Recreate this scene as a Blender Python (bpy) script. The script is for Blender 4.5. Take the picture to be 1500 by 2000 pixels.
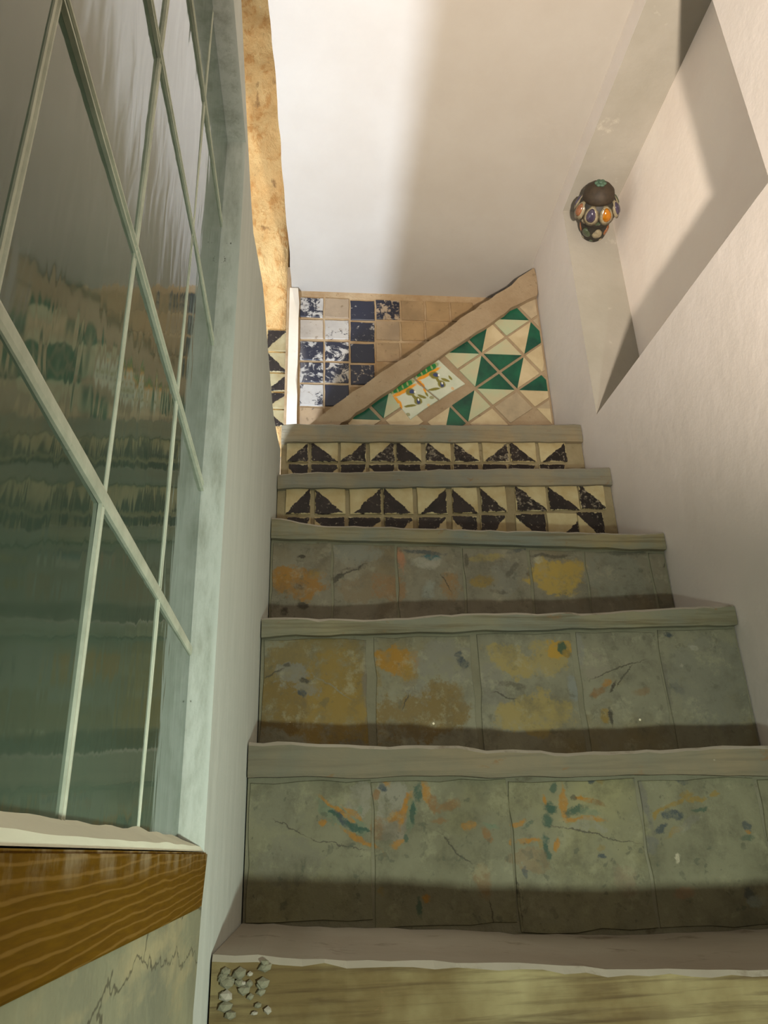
import bpy, bmesh, math, random
from mathutils import Vector, Matrix, noise

for o in list(bpy.data.objects):
    bpy.data.objects.remove(o)
SC = bpy.context.scene
C = SC.collection
R = random.Random(7)

# ------------------------------------------------------------------ frame
# survey units: camera at the origin, X across the stair, Y up the flight, Z up
S = 0.72                       # metres per survey unit
H = 0.46 * S                   # eye height above the lower landing
F = 1500.0                     # focal length in pixels of the 1500 x 2000 frame

def W(p):
    return Vector((p[0] * S, p[1] * S, p[2] * S + H))

_up = Vector((-113, -3388, 1500)).normalized()
_w = Vector((-150, 668, 1500)); _w = (_w - _up * _w.dot(_up)).normalized()
_r = _w.cross(_up).normalized()

def ray(x, y):
    d = Vector((x - 750, y - 1000, F))
    return Vector((d.dot(_r), d.dot(_w), d.dot(_up)))
def onX(x, y, X):
    d = ray(x, y); return d * (X / d.x)
def onY(x, y, Y):
    d = ray(x, y); return d * (Y / d.y)
def onZ(x, y, Z):
    d = ray(x, y); return d * (Z / d.z)

# ------------------------------------------------------------------ camera
cam = bpy.data.objects.new('camera', bpy.data.cameras.new('camera'))
C.objects.link(cam)
cam.data.sensor_fit = 'VERTICAL'; cam.data.sensor_height = 24.0
cam.data.lens = 24.0 * F / 2000.0
cam.data.clip_start = 0.01
cx = Vector((_r.x, _w.x, _up.x)); cy = -Vector((_r.y, _w.y, _up.y)); cz = -Vector((_r.z, _w.z, _up.z))
m = Matrix((cx, cy, cz)).transposed().to_4x4()
m.translation = W((0, 0, 0))
cam.matrix_world = m
SC.camera = cam

# ------------------------------------------------------------------ world, light, exposure
world = bpy.data.worlds.new('world'); SC.world = world
world.use_nodes = True
world.node_tree.nodes['Background'].inputs[0].default_value = (0.9, 0.8, 0.65, 1)
world.node_tree.nodes['Background'].inputs[1].default_value = 0.02
SC.view_settings.view_transform = 'Standard'
SC.view_settings.look = 'None'
SC.view_settings.exposure = 0.0
SC.view_settings.gamma = 1.0
SC.view_settings.use_curve_mapping = False

def lamp(name, kind, p, power, color, size, target=None, spot=None, blend=0.6):
    l = bpy.data.lights.new(name, kind); l.energy = power; l.color = color
    if kind == 'AREA':
        l.size = size
    else:
        l.shadow_soft_size = size
    if kind == 'SPOT':
        l.spot_size = math.radians(spot); l.spot_blend = blend
    o = bpy.data.objects.new(name, l); C.objects.link(o)
    o.location = W(p)
    if target is not None:
        o.rotation_euler = (W(target) - W(p)).to_track_quat('-Z', 'Y').to_euler()
    return o
# low lamp on the lower landing behind the viewer, shining up the flight
lamp('landing_lamp', 'SPOT', (0.33, -0.42, -0.24), 365, (1.0, 0.87, 0.75), 0.030, (1.38, 1.98, 3.16), 64, 1.0)
lamp('landing_glow', 'SPOT', (0.60, -0.34, -0.37), 55, (0.86, 1.0, 0.87), 0.022, (0.26, 1.3, 0.05), 86, 1.0)
# unseen soft fill added behind the viewer to lift the niche and walls
lamp('soft_fill', 'AREA', (0.3, -1.3, 1.9), 5.0, (1.0, 0.90, 0.76), 0.8, (0.8, 2.2, 2.2))
# cool white lamp low in the well behind the glazed partition
lamp('well_lamp', 'POINT', (-0.52, 1.75, 0.33), 165, (0.68, 0.80, 1.0), 0.03)
# warm light added high in the same well to brighten the rock
lamp('rock_fill', 'POINT', (-0.32, 1.2, 3.4), 28, (1.0, 0.92, 0.82), 0.04)

# ------------------------------------------------------------------ node helpers
class NT:
    def __init__(self, name):
        self.m = bpy.data.materials.new(name); self.m.use_nodes = True
        self.t = self.m.node_tree
        self.b = self.t.nodes['Principled BSDF']
        self._pos = None
    def n(self, kind, **kw):
        x = self.t.nodes.new(kind)
        for k, v in kw.items(): setattr(x, k, v)
        return x
    def l(self, a, b): self.t.links.new(a, b)
    def val(self, sock, v):
        if hasattr(v, 'is_output') or isinstance(v, bpy.types.NodeSocket): self.l(v, sock)
        else: sock.default_value = v
    def pos(self):                       # position in survey units
        if self._pos is None:
            g = self.n('ShaderNodeNewGeometry')
            s = self.n('ShaderNodeVectorMath', operation='SUBTRACT'); self.l(g.outputs['Position'], s.inputs[0]); s.inputs[1].default_value = (0, 0, H)
            k = self.n('ShaderNodeVectorMath', operation='SCALE'); self.l(s.outputs[0], k.inputs[0]); k.inputs[3].default_value = 1 / S
            self._pos = k.outputs[0]
        return self._pos
    def noise(self, vec, scale, detail=4, rough=0.55, out='Fac', dist=0.0):
        x = self.n('ShaderNodeTexNoise'); self.l(vec, x.inputs['Vector'])
        x.inputs['Scale'].default_value = scale; x.inputs['Detail'].default_value = detail
        x.inputs['Roughness'].default_value = rough; x.inputs['Distortion'].default_value = dist
        return x.outputs[out]
    def mapr(self, v, a, b, lo=0.0, hi=1.0, smooth=False):
        x = self.n('ShaderNodeMapRange'); x.clamp = True
        if smooth: x.interpolation_type = 'SMOOTHSTEP'
        self.val(x.inputs[0], v); self.val(x.inputs[1], a); self.val(x.inputs[2], b)
        x.inputs[3].default_value = lo; x.inputs[4].default_value = hi
        return x.outputs[0]
    def mix(self, f, a, b, mode='MIX'):
        x = self.n('ShaderNodeMix', data_type='RGBA', blend_type=mode)
        self.val(x.inputs[0], f)
        for i, v in ((6, a), (7, b)):
            if isinstance(v, tuple): x.inputs[i].default_value = v if len(v) == 4 else v + (1,)
            else: self.l(v, x.inputs[i])
        return x.outputs[2]
    def math(self, op, a, b=0.0):
        x = self.n('ShaderNodeMath', operation=op); self.val(x.inputs[0], a); self.val(x.inputs[1], b)
        return x.outputs[0]
    def scalev(self, vec, s):
        x = self.n('ShaderNodeVectorMath', operation='MULTIPLY'); self.l(vec, x.inputs[0]); x.inputs[1].default_value = s
        return x.outputs[0]
    def addv(self, a, b):
        x = self.n('ShaderNodeVectorMath', operation='ADD'); self.val(x.inputs[0], a); self.val(x.inputs[1], b)
        return x.outputs[0]
    def bump(self, h, strength=0.3, dist=0.004):
        x = self.n('ShaderNodeBump'); self.l(h, x.inputs['Height']); x.inputs['Strength'].default_value = strength; x.inputs['Distance'].default_value = dist
        self.l(x.outputs[0], self.b.inputs['Normal'])
    def done(self, color, rough=0.8, spec=None):
        self.val(self.b.inputs['Base Color'], color if not isinstance(color, tuple) else color + (1,))
        self.val(self.b.inputs['Roughness'], rough)
        if spec is not None: self.b.inputs['Specular IOR Level'].default_value = spec
        return self.m

def srgb(r, g, b):
    f = lambda c: (c / 255 / 12.92) if c <= 10 else ((c / 255 + 0.055) / 1.055) ** 2.4
    return (f(r), f(g), f(b))

def plaster(name, base, alt, dirt=None, dirt_amt=0.0, bump=0.25):
    k = NT(name); p = k.pos()
    a = k.noise(p, 3.0, 5)
    col = k.mix(k.mapr(a, 0.35, 0.65), base, alt)
    if dirt:
        d = k.noise(p, 9.0, 6, 0.7)
        col = k.mix(k.mapr(d, 0.70 - dirt_amt, 0.78 - dirt_amt * 0.6), col, dirt)
    h = k.noise(p, 14, 6, 0.6)
    k.bump(h, bump, 0.006)
    return k.done(col, 0.85, 0.25)

M = {}
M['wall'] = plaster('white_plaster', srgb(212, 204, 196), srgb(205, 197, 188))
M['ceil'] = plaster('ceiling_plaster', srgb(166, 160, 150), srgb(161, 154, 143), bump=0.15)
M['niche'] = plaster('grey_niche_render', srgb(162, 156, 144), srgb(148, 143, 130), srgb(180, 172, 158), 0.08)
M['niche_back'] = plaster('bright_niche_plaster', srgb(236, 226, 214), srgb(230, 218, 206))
M['pale'] = plaster('pale_plaster', srgb(150, 146, 138), srgb(138, 134, 126))
M['floor'] = plaster('worn_floor', srgb(150, 140, 125), srgb(120, 112, 98), srgb(80, 74, 62), 0.1)

def left_wall_mat():
    k = NT('partition_plaster'); p = k.pos()
    sx = k.n('ShaderNodeSeparateXYZ'); k.l(p, sx.inputs[0])
    st = k.scalev(p, (6, 9, 1.6))
    streak = k.noise(st, 3.0, 4)
    col = k.mix(k.mapr(streak, 0.3, 0.7), srgb(180, 184, 176), srgb(171, 175, 167))
    # grey scuffing on the window jamb (recessed behind the face)
    jam = k.mapr(sx.outputs[0], -0.114, -0.109, 1.0, 0.0)
    n1 = k.noise(k.scalev(p, (20, 20, 5)), 3.0, 6, 0.7)
    scuff = k.math('MULTIPLY', jam, k.mapr(n1, 0.42, 0.75))
    col = k.mix(k.math('MULTIPLY', scuff, 0.8), col, srgb(128, 132, 118))
    n2 = k.noise(k.scalev(p, (60, 60, 34)), 2.0, 3, 0.6)
    spk = k.math('MULTIPLY', jam, k.mapr(n2, 0.70, 0.74))
    col = k.mix(k.math('MULTIPLY', spk, 0.85), col, srgb(50, 50, 38))
    # crumbling dirty line along the steps and lower arris
    k.bump(k.noise(p, 22, 6, 0.6), 0.3, 0.006)
    return k.done(col, 0.85, 0.25)
M['left'] = left_wall_mat()

def stone_base_mat():
    k = NT('grey_stone_base'); p = k.pos()
    a = k.noise(p, 6, 6, 0.6); b = k.noise(k.scalev(p, (1, 1, 4)), 5, 5, 0.6)
    col = k.mix(k.mapr(a, 0.35, 0.65), srgb(132, 130, 104), srgb(108, 108, 90))
    col = k.mix(k.mapr(b, 0.52, 0.66), col, srgb(142, 134, 104))
    v = k.n('ShaderNodeTexVoronoi', feature='DISTANCE_TO_EDGE'); k.l(k.addv(k.scalev(p, (1, 0.7, 2.4)), k.scalev(k.noise(p, 8, 5, 0.65, 'Color'), (0.22, 0.22, 0.22))), v.inputs['Vector']); v.inputs['Scale'].default_value = 3.2
    col = k.mix(k.mapr(v.outputs['Distance'], 0.004, 0.012, 0.7, 0.0), col, srgb(60, 56, 44))
    k.bump(a, 0.5, 0.012)
    return k.done(col, 0.9, 0.2)
M['stone'] = stone_base_mat()

def rock_mat():
    k = NT('ochre_rubble_rock'); p = k.pos()
    q = k.scalev(p, (2.2, 1, 1))
    a = k.noise(q, 4, 6, 0.6); b = k.noise(q, 9, 7, 0.68, dist=0.15); c = k.noise(q, 6.5, 5, 0.6, dist=0.2)
    col = k.mix(k.mapr(a, 0.38, 0.62), srgb(228, 184, 122), srgb(236, 202, 142))
    col = k.mix(k.mapr(b, 0.52, 0.62), col, srgb(214, 162, 100))
    col = k.mix(k.mapr(c, 0.62, 0.70), col, srgb(170, 132, 88))
    col = k.mix(k.mapr(b, 0.30, 0.25), col, srgb(240, 225, 195))
    k.bump(b, 0.6, 0.03)
    return k.done(col, 0.9, 0.2)
M['rock'] = rock_mat()

def mortar_mat(name, base, alt, dark):
    k = NT(name); p = k.pos()
    a = k.noise(p, 9, 6, 0.65); b = k.noise(p, 30, 5, 0.7)
    col = k.mix(k.mapr(a, 0.35, 0.65), base, alt)
    col = k.mix(k.mapr(b, 0.60, 0.72, 0, 0.8), col, dark)
    k.bump(k.noise(p, 40, 6, 0.65), 0.6, 0.004)
    return k.done(col, 0.9, 0.2)
M['mortar_warm'] = mortar_mat('warm_mortar', srgb(172, 150, 118), srgb(150, 122, 88), srgb(112, 86, 58))
M['mortar_grey'] = mortar_mat('grey_mortar', srgb(112, 109, 90), srgb(100, 96, 78), srgb(84, 78, 62))
M['mortar_cream'] = mortar_mat('cream_mortar', srgb(136, 124, 96), srgb(120, 106, 78), srgb(90, 76, 52))
M['coping'] = mortar_mat('coping_plaster', srgb(150, 132, 106), srgb(136, 116, 90), srgb(104, 86, 64))
M['post'] = plaster('limewash_post', srgb(226, 214, 196), srgb(204, 192, 172), srgb(160, 146, 124), 0.08)

def nosing_mat(name, base, alt, dark, wood=0.6, tone=0.55):
    base, alt, dark = [tuple(c * tone for c in q_) for q_ in (base, alt, dark)]
    k = NT(name); p = k.pos()
    g = k.noise(k.scalev(p, (2.0, 20, 46)), 2.0, 5, 0.6, dist=0.4)
    a = k.noise(p, 5, 5, 0.6); c = k.noise(k.scalev(p, (1.0, 1, 2.0)), 16, 6, 0.7)
    col = k.mix(k.mapr(a, 0.38, 0.62), base, alt)
    col = k.mix(k.mapr(g, 0.48, 0.70, 0, wood), col, dark)
    col = k.mix(k.mapr(c, 0.63, 0.70, 0, 0.75), col, srgb(110, 84, 54))
    col = k.mix(k.mapr(c, 0.28, 0.22, 0, 0.8), col, srgb(168, 162, 140))
    k.bump(k.math('ADD', g, c), 0.4, 0.004)
    return k.done(col, 0.8, 0.3)
NOSE = {
    1: nosing_mat('nosing_wood_brown', srgb(116, 96, 54), srgb(162, 148, 104), srgb(74, 52, 18), 0.9),
    2: nosing_mat('nosing_grey', srgb(130, 126, 106), srgb(148, 134, 106), srgb(112, 104, 84), 0.5),
    3: nosing_mat('nosing_wood_grey', srgb(150, 142, 110), srgb(134, 134, 116), srgb(102, 90, 58), 0.8),
    4: nosing_mat('nosing_wood_pale', srgb(158, 144, 106), srgb(132, 136, 122), srgb(112, 96, 62), 0.7),
    5: nosing_mat('nosing_plaster', srgb(162, 148, 116), srgb(138, 138, 124), srgb(126, 110, 84), 0.5),
    6: nosing_mat('nosing_plaster_top', srgb(166, 148, 114), srgb(142, 140, 122), srgb(126, 108, 78), 0.5),
}
M['tread'] = plaster('tread_plaster', srgb(140, 134, 120), srgb(126, 118, 104), srgb(96, 84, 66), 0.12)

# ------------------------------------------------------------------ mesh helpers
def obj(name, bm, mat, parent=None, loc=None, smooth=False):
    me = bpy.data.meshes.new(name)
    bmesh.ops.recalc_face_normals(bm, faces=bm.faces[:])
    bm.to_mesh(me); bm.free()
    mats = mat if isinstance(mat, (list, tuple)) else [mat]
    for q in mats: me.materials.append(q)
    if smooth:
        for f in me.polygons: f.use_smooth = True
    o = bpy.data.objects.new(name, me); C.objects.link(o)
    if parent is not None: o.parent = parent
    if loc is not None: o.location = loc
    return o
def empty(name, loc, parent=None):
    o = bpy.data.objects.new(name, None); C.objects.link(o); o.location = loc; o.empty_display_size = 0.05
    if parent is not None: o.parent = parent
    bpy.context.view_layer.update()
    return o
def structure(o): o['kind'] = 'structure'; return o
def tag(o, label, cat, group=None):
    o['label'] = label; o['category'] = cat
    if group: o['group'] = group
    return o
def face(bm, pts, mi=0):
    f = bm.faces.new([bm.verts.new(p) for p in pts]); f.material_index = mi; return f
def add_box(bm, a, b, mi=0):             # a, b survey corners
    A = W(a); B = W(b)
    r = bmesh.ops.create_cube(bm, size=1)
    for v in r['verts']:
        v.co = Vector([A[i] + (v.co[i] + 0.5) * (B[i] - A[i]) for i in range(3)])
    for f in {f for v in r['verts'] for f in v.link_faces}: f.material_index = mi
    return r['verts']
def prism_xz(bm, pts, y0, y1, cham=0.0, mi=0, mi_front=None):
    """pts: survey (x, z) outline, front at y0 facing -Y, back at y1."""
    n = len(pts)
    c = Vector((sum(p[0] for p in pts) / n, sum(p[1] for p in pts) / n))
    def ring(y, ins):
        out = []
        for p in pts:
            d = c - Vector(p); L = max(d.length, 1e-6)
            q = Vector(p) + d / L * ins
            out.append(bm.verts.new(W((q.x, y, q.y))))
        return out
    fr = ring(y0, cham); md = ring(y0 + cham, 0) if cham else fr; bk = ring(y1, 0)
    f = bm.faces.new(fr); f.material_index = mi if mi_front is None else mi_front
    for a, b in ((fr, md), (md, bk)):
        if a is b: continue
        for i in range(n):
            j = (i + 1) % n
            g = bm.faces.new((a[i], a[j], b[j], b[i])); g.material_index = mi
    g = bm.faces.new(bk[::-1]); g.material_index = mi
def ragged(pts, step=0.05, amp=0.003, seed=0):
    rr = random.Random(seed); out = []
    n = len(pts)
    for i in range(n):
        a = Vector(pts[i]); b = Vector(pts[(i + 1) % n]); d = b - a
        k = max(1, int(d.length / step)); nrm = Vector((-d.y, d.x)).normalized() if d.length else Vector((0, 0))
        for j in range(k):
            out.append(tuple(a + d * j / k + nrm * rr.uniform(-amp, amp)))
    return out
def clip(poly, a, b):                    # keep the side left of a->b
    out = []
    def s(p): return (b[0] - a[0]) * (p[1] - a[1]) - (b[1] - a[1]) * (p[0] - a[0])
    for i in range(len(poly)):
        p, q = poly[i], poly[(i + 1) % len(poly)]; sp, sq = s(p), s(q)
        if sp >= 0: out.append(p)
        if sp * sq < 0:
            t = sp / (sp - sq); out.append((p[0] + (q[0] - p[0]) * t, p[1] + (q[1] - p[1]) * t))
    return out

XL, XR, ZC = -0.107, 1.0, 2.425
YB = 2.90
ZF = -0.46
# ------------------------------------------------------------------ room shell
bm = bmesh.new(); add_box(bm, (-1.5, -2.2, ZF - 0.15), (1.5, 0.985, ZF)); structure(obj('floor', bm, M['floor']))
bm = bmesh.new(); add_box(bm, (-1.5, 0.99, ZF - 0.15), (XL - 0.1, 3.3, ZF)); structure(obj('floor', bm, M['floor']))
bm = bmesh.new(); add_box(bm, (-1.65, -2.35, ZF - 0.15), (1.5, -2.2, 5.6)); structure(obj('wall_front', bm, M['wall']))
bm = bmesh.new(); add_box(bm, (-1.65, -2.2, ZF - 0.15), (-1.5, 3.3, 5.6)); structure(obj('wall_outer', bm, M['pale']))

# ceiling slab, with a crumbling plaster edge along the well
bm = bmesh.new()
edge = [(-0.19, -2.2), (-0.17, 0.6), (-0.152, 1.3)]
for i in range(1, 46):
    y = 1.3 + (YB - 1.3) * i / 45
    edge.append((-0.152 + 0.057 * (i / 45) + noise.noise((y * 9, 1.3, 0)) * 0.006, y))
lo = [bm.verts.new(W((x, y, ZC))) for x, y in edge] + [bm.verts.new(W((XR, YB, ZC))), bm.verts.new(W((XR, -2.2, ZC)))]
hi = [bm.verts.new(v.co + Vector((0, 0, 0.1))) for v in lo]
bm.faces.new(lo); bm.faces.new(hi[::-1])
for i in range(len(lo)):
    j = (i + 1) % len(lo); bm.faces.new((lo[i], hi[i], hi[j], lo[j]))
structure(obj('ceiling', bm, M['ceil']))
bm = bmesh.new(); add_box(bm, (-1.65, -2.35, 5.5), (1.5, 3.3, 5.6)); structure(obj('ceiling', bm, M['pale']))
bm = bmesh.new(); add_box(bm, (XR, -2.2, ZC + 0.14), (XR + 0.3, 3.3, 5.5)); structure(obj('wall_upper', bm, M['pale']))

# right wall with the deep niche
NY0, NY1, NXB = 1.165, 2.2525, 1.20
def nb(y): return 1.385 + (1.327 - 1.385) * (NY1 - y) / (NY1 - 1.19)
ZT = 2.335
bm = bmesh.new()
def q(*pts, mi=0): face(bm, [W(p) for p in pts], mi)
Y0, Y1 = -2.2, 3.3; Z0, Z1 = ZF - 0.15, ZC + 0.139
b0, b1 = nb(NY0), nb(NY1)
q((XR, Y0, Z0), (XR, NY0, Z0), (XR, NY0, Z1), (XR, Y0, Z1))
q((XR, NY1, Z0), (XR, Y1, Z0), (XR, Y1, Z1), (XR, NY1, Z1))
q((XR, NY0, Z0), (XR, NY1, Z0), (XR, NY1, b1), (XR, NY0, b0))
q((XR, NY0, ZT), (XR, NY1, ZT), (XR, NY1, Z1), (XR, NY0, Z1))
q((XR, NY0, b0), (XR, NY1, b1), (NXB, NY1, b1), (NXB, NY0, b0))
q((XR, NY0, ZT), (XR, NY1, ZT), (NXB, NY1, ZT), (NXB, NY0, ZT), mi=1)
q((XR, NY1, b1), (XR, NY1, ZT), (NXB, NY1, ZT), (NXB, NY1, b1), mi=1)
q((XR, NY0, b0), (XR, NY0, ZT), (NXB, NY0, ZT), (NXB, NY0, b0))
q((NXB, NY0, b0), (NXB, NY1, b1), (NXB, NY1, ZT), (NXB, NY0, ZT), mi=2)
XO = 1.42
q((XO, Y0, Z0), (XO, Y1, Z0), (XO, Y1, Z1), (XO, Y0, Z1))
q((XR, Y0, Z0), (XO, Y0, Z0), (XO, Y0, Z1), (XR, Y0, Z1))
q((XR, Y1, Z0), (XO, Y1, Z0), (XO, Y1, Z1), (XR, Y1, Z1))
q((XR, Y0, Z1), (XR, Y1, Z1), (XO, Y1, Z1), (XO, Y0, Z1))
q((XR, Y0, Z0), (XR, Y1, Z0), (XO, Y1, Z0), (XO, Y0, Z0))
bmesh.ops.remove_doubles(bm, verts=bm.verts[:], dist=1e-5)
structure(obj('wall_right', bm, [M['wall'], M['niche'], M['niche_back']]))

# left partition: thin plastered wall that carries the window and stops short of the ceiling
XP = -0.19; XG = -0.136
WY0, WY1, WZ0, WZ1 = -0.16, 0.889, 0.004, 1.035
top_px = [(478, 0), (480, 200), (487, 330), (494, 450), (505, 510), (514, 560), (524, 690), (533, 800), (540, 845)]
top = []
for x, y in top_px:
    p = onX(x, y, XL); top.append((p.y, p.z))
top.sort()
PEND = 2.41
def ptop(y):
    if y <= top[0][0]: return top[0][1]
    for (a, za), (b, zb) in zip(top, top[1:]):
        if y <= b: return za + (zb - za) * (y - a) / (b - a) if b > a else zb
    return min(top[-1][1] + (y - top[-1][0]) * 0.35, 1.40)
bm = bmesh.new()
ys = [-2.2, -1.0, WY0, 0.3, 0.6] + [WY1] + [WY1 + (PEND - WY1) * i / 24 for i in range(1, 25)]
def col(y):                               # right face bottom/top, left face bottom/top
    zt = ptop(y) + noise.noise((y * 6, 0, 3)) * 0.006
    return zt
PB = ZF
for a, b in zip(ys, ys[1:]):
    ta, tb = col(a), col(b)
    inwin = a >= WY0 - 1e-6 and b <= WY1 + 1e-6
    oa, ob = min(ta, 1.125), min(tb, 1.125)
    segs = [(PB, PB, ta, tb)] if not inwin else [(PB, PB, WZ0 - 0.048, WZ0 - 0.048), (WZ1, WZ1, ta, tb)]
    for s in segs:
        q((XL, a, s[0]), (XL, b, s[1]), (XL, b, s[3]), (XL, a, s[2]))
    segs2 = [(PB, PB, oa, ob)] if not inwin else [(PB, PB, WZ0 - 0.048, WZ0 - 0.048), (WZ1, WZ1, oa, ob)]
    for s in segs2:
        q((XP, a, s[0]), (XP, b, s[1]), (XP, b, s[3]), (XP, a, s[2]))
    q((XL, a, ta), (XL, b, tb), (XP, b, ob), (XP, a, oa))
    q((XL, a, PB), (XL, b, PB), (XP, b, PB), (XP, a, PB))
    if inwin:
        for z in (WZ0 - 0.048, WZ1):
            q((XL, a, z), (XL, b, z), (XP, b, z), (XP, a, z))
for y in (WY0, WY1):
    q((XL, y, WZ0 - 0.048), (XL, y, WZ1), (XP, y, WZ1), (XP, y, WZ0 - 0.048))
for y in (-2.2, PEND):
    t = col(y); q((XL, y, PB), (XL, y, t), (XP, y, min(t, 1.125)), (XP, y, PB))
bmesh.ops.remove_doubles(bm, verts=bm.verts[:], dist=1e-5)
wall_left = structure(obj('wall_left', bm, M['left']))
# the lower wall face under the sill is bare grey stone, with the pier's plaster skin ending raggedly beside it
bm = bmesh.new()
pts = []
for i in range(15):
    z = -0.042 - (0.42 * i / 14)
    pts.append((0.872 - 0.012 * i / 14 * 3 + noise.noise((z * 40, 2, 0)) * 0.012, z))
rows = [[(XL + 0.0015, yy, z), (XL + 0.0015, -0.16, z)] for yy, z in pts]
verts = []
for z_i, (yy, z) in enumerate(pts):
    verts.append([bm.verts.new(W((XL + 0.0008 + 0.0022 * (noise.noise((yv * 7, z * 9, 1)) + 0.5), yv, z))) for yv in
                  [yy + (-0.16 - yy) * t / 16 for t in range(17)]])
for r0, r1 in zip(verts, verts[1:]):
    for i in range(16): bm.faces.new((r0[i], r0[i + 1], r1[i + 1], r1[i]))
ext = bmesh.ops.extrude_face_region(bm, geom=bm.faces[:])
for e in ext['geom']:
    if isinstance(e, bmesh.types.BMVert): e.co.x = W((XL, 0, 0)).x - 0.002
stone = obj('stone_base', bm, M['stone'], wall_left)
stone['label'] = 'bare grey cracked stone face under the wooden sill'

# back wall of the landing, stone wall of the well, white corner post
bm = bmesh.new(); add_box(bm, (-0.118, YB, 1.0), (XR, 3.3, ZC + 0.139)); wall_back = structure(obj('wall_back', bm, M['mortar_warm']))
YR = 2.95
bm = bmesh.new()
NX, NZ = 26, 90
g = []
for j in range(NZ + 1):
    z = ZF + (5.5 - ZF) * j / NZ; row = []
    for i in range(NX + 1):
        x = -1.5 + (1.5 - 0.121) * i / NX
        d = noise.fractal((x * 7, z * 5, 0.3), 1.0, 2.0, 4) * 0.035
        if z < 2.24: d *= 0.1
        row.append(bm.verts.new(W((x, YR + d * (1 if i < NX else 0), z))))
    g.append(row)
for j in range(NZ):
    for i in range(NX): bm.faces.new((g[j][i], g[j][i + 1], g[j + 1][i + 1], g[j + 1][i]))
ext = bmesh.ops.extrude_face_region(bm, geom=bm.faces[:])
for e in ext['geom']:
    if isinstance(e, bmesh.types.BMVert): e.co.y = 3.3 * S
wall_far = structure(obj('wall_far', bm, M['rock'], smooth=True))
a = onY(566, 560, 2.87); b = onY(584, 560, 2.87)
bm = bmesh.new()
L = [(a.x - 0.002, 1.40), (b.x, 1.40)]
for i in range(1, 12): L.append((b.x + noise.noise((i * 1.7, 4, 0)) * 0.008, 1.40 + i * 0.085))
L += [(b.x - 0.004, ZC - 0.001), (a.x, ZC - 0.001)]
prism_xz(bm, L, 2.872, YB, 0.006)
o = structure(obj('trim_1', bm, M['post']))

# ------------------------------------------------------------------ tile materials
def glaze_tile_mat(name, glaze, under, bare, scale=14):
    """chipped glaze: object colour R = how much glaze is left, G = 0 pale underlayer .. 1 bare brown, B = seed"""
    k = NT(name); p = k.pos()
    oi = k.n('ShaderNodeObjectInfo')
    sc = k.n('ShaderNodeSeparateColor'); k.l(oi.outputs['Color'], sc.inputs[0])
    off = k.n('ShaderNodeCombineXYZ'); sd = k.math('MULTIPLY', sc.outputs[2], 37.0); k.l(sd, off.inputs[0]); k.l(sd, off.inputs[2])
    v = k.addv(p, off.outputs[0])
    n1 = k.noise(v, scale, 6, 0.7, dist=0.5)
    thr = k.math('ADD', k.math('MULTIPLY', sc.outputs[0], -0.5), 0.75)
    mask = k.mapr(k.math('SUBTRACT', n1, thr), -0.02, 0.03)
    n2 = k.noise(v, 7, 5, 0.6)
    base = k.mix(sc.outputs[1], k.mix(k.mapr(n2, 0.3, 0.7), under, tuple(c * 0.72 for c in under)), k.mix(k.mapr(n2, 0.35, 0.65), bare, tuple(c * 0.68 for c in bare)))
    n3 = k.noise(v, 38, 4, 0.7)
    base = k.mix(k.mapr(n3, 0.60, 0.66, 0, 0.6), base, tuple(c * 0.45 for c in bare))
    gl = k.mix(k.mapr(n3, 0.62, 0.70, 0, 0.8), glaze, under)
    col = k.mix(mask, base, gl)
    k.bump(mask, 0.5, 0.002)
    rg = k.mapr(mask, 0, 1, 0.85, 0.28)
    return k.done(col, rg, 0.4)
M['blue_tile'] = glaze_tile_mat('chipped_dark_blue_glaze', srgb(40, 41, 52), srgb(184, 178, 168), srgb(156, 128, 90), 21)

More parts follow.
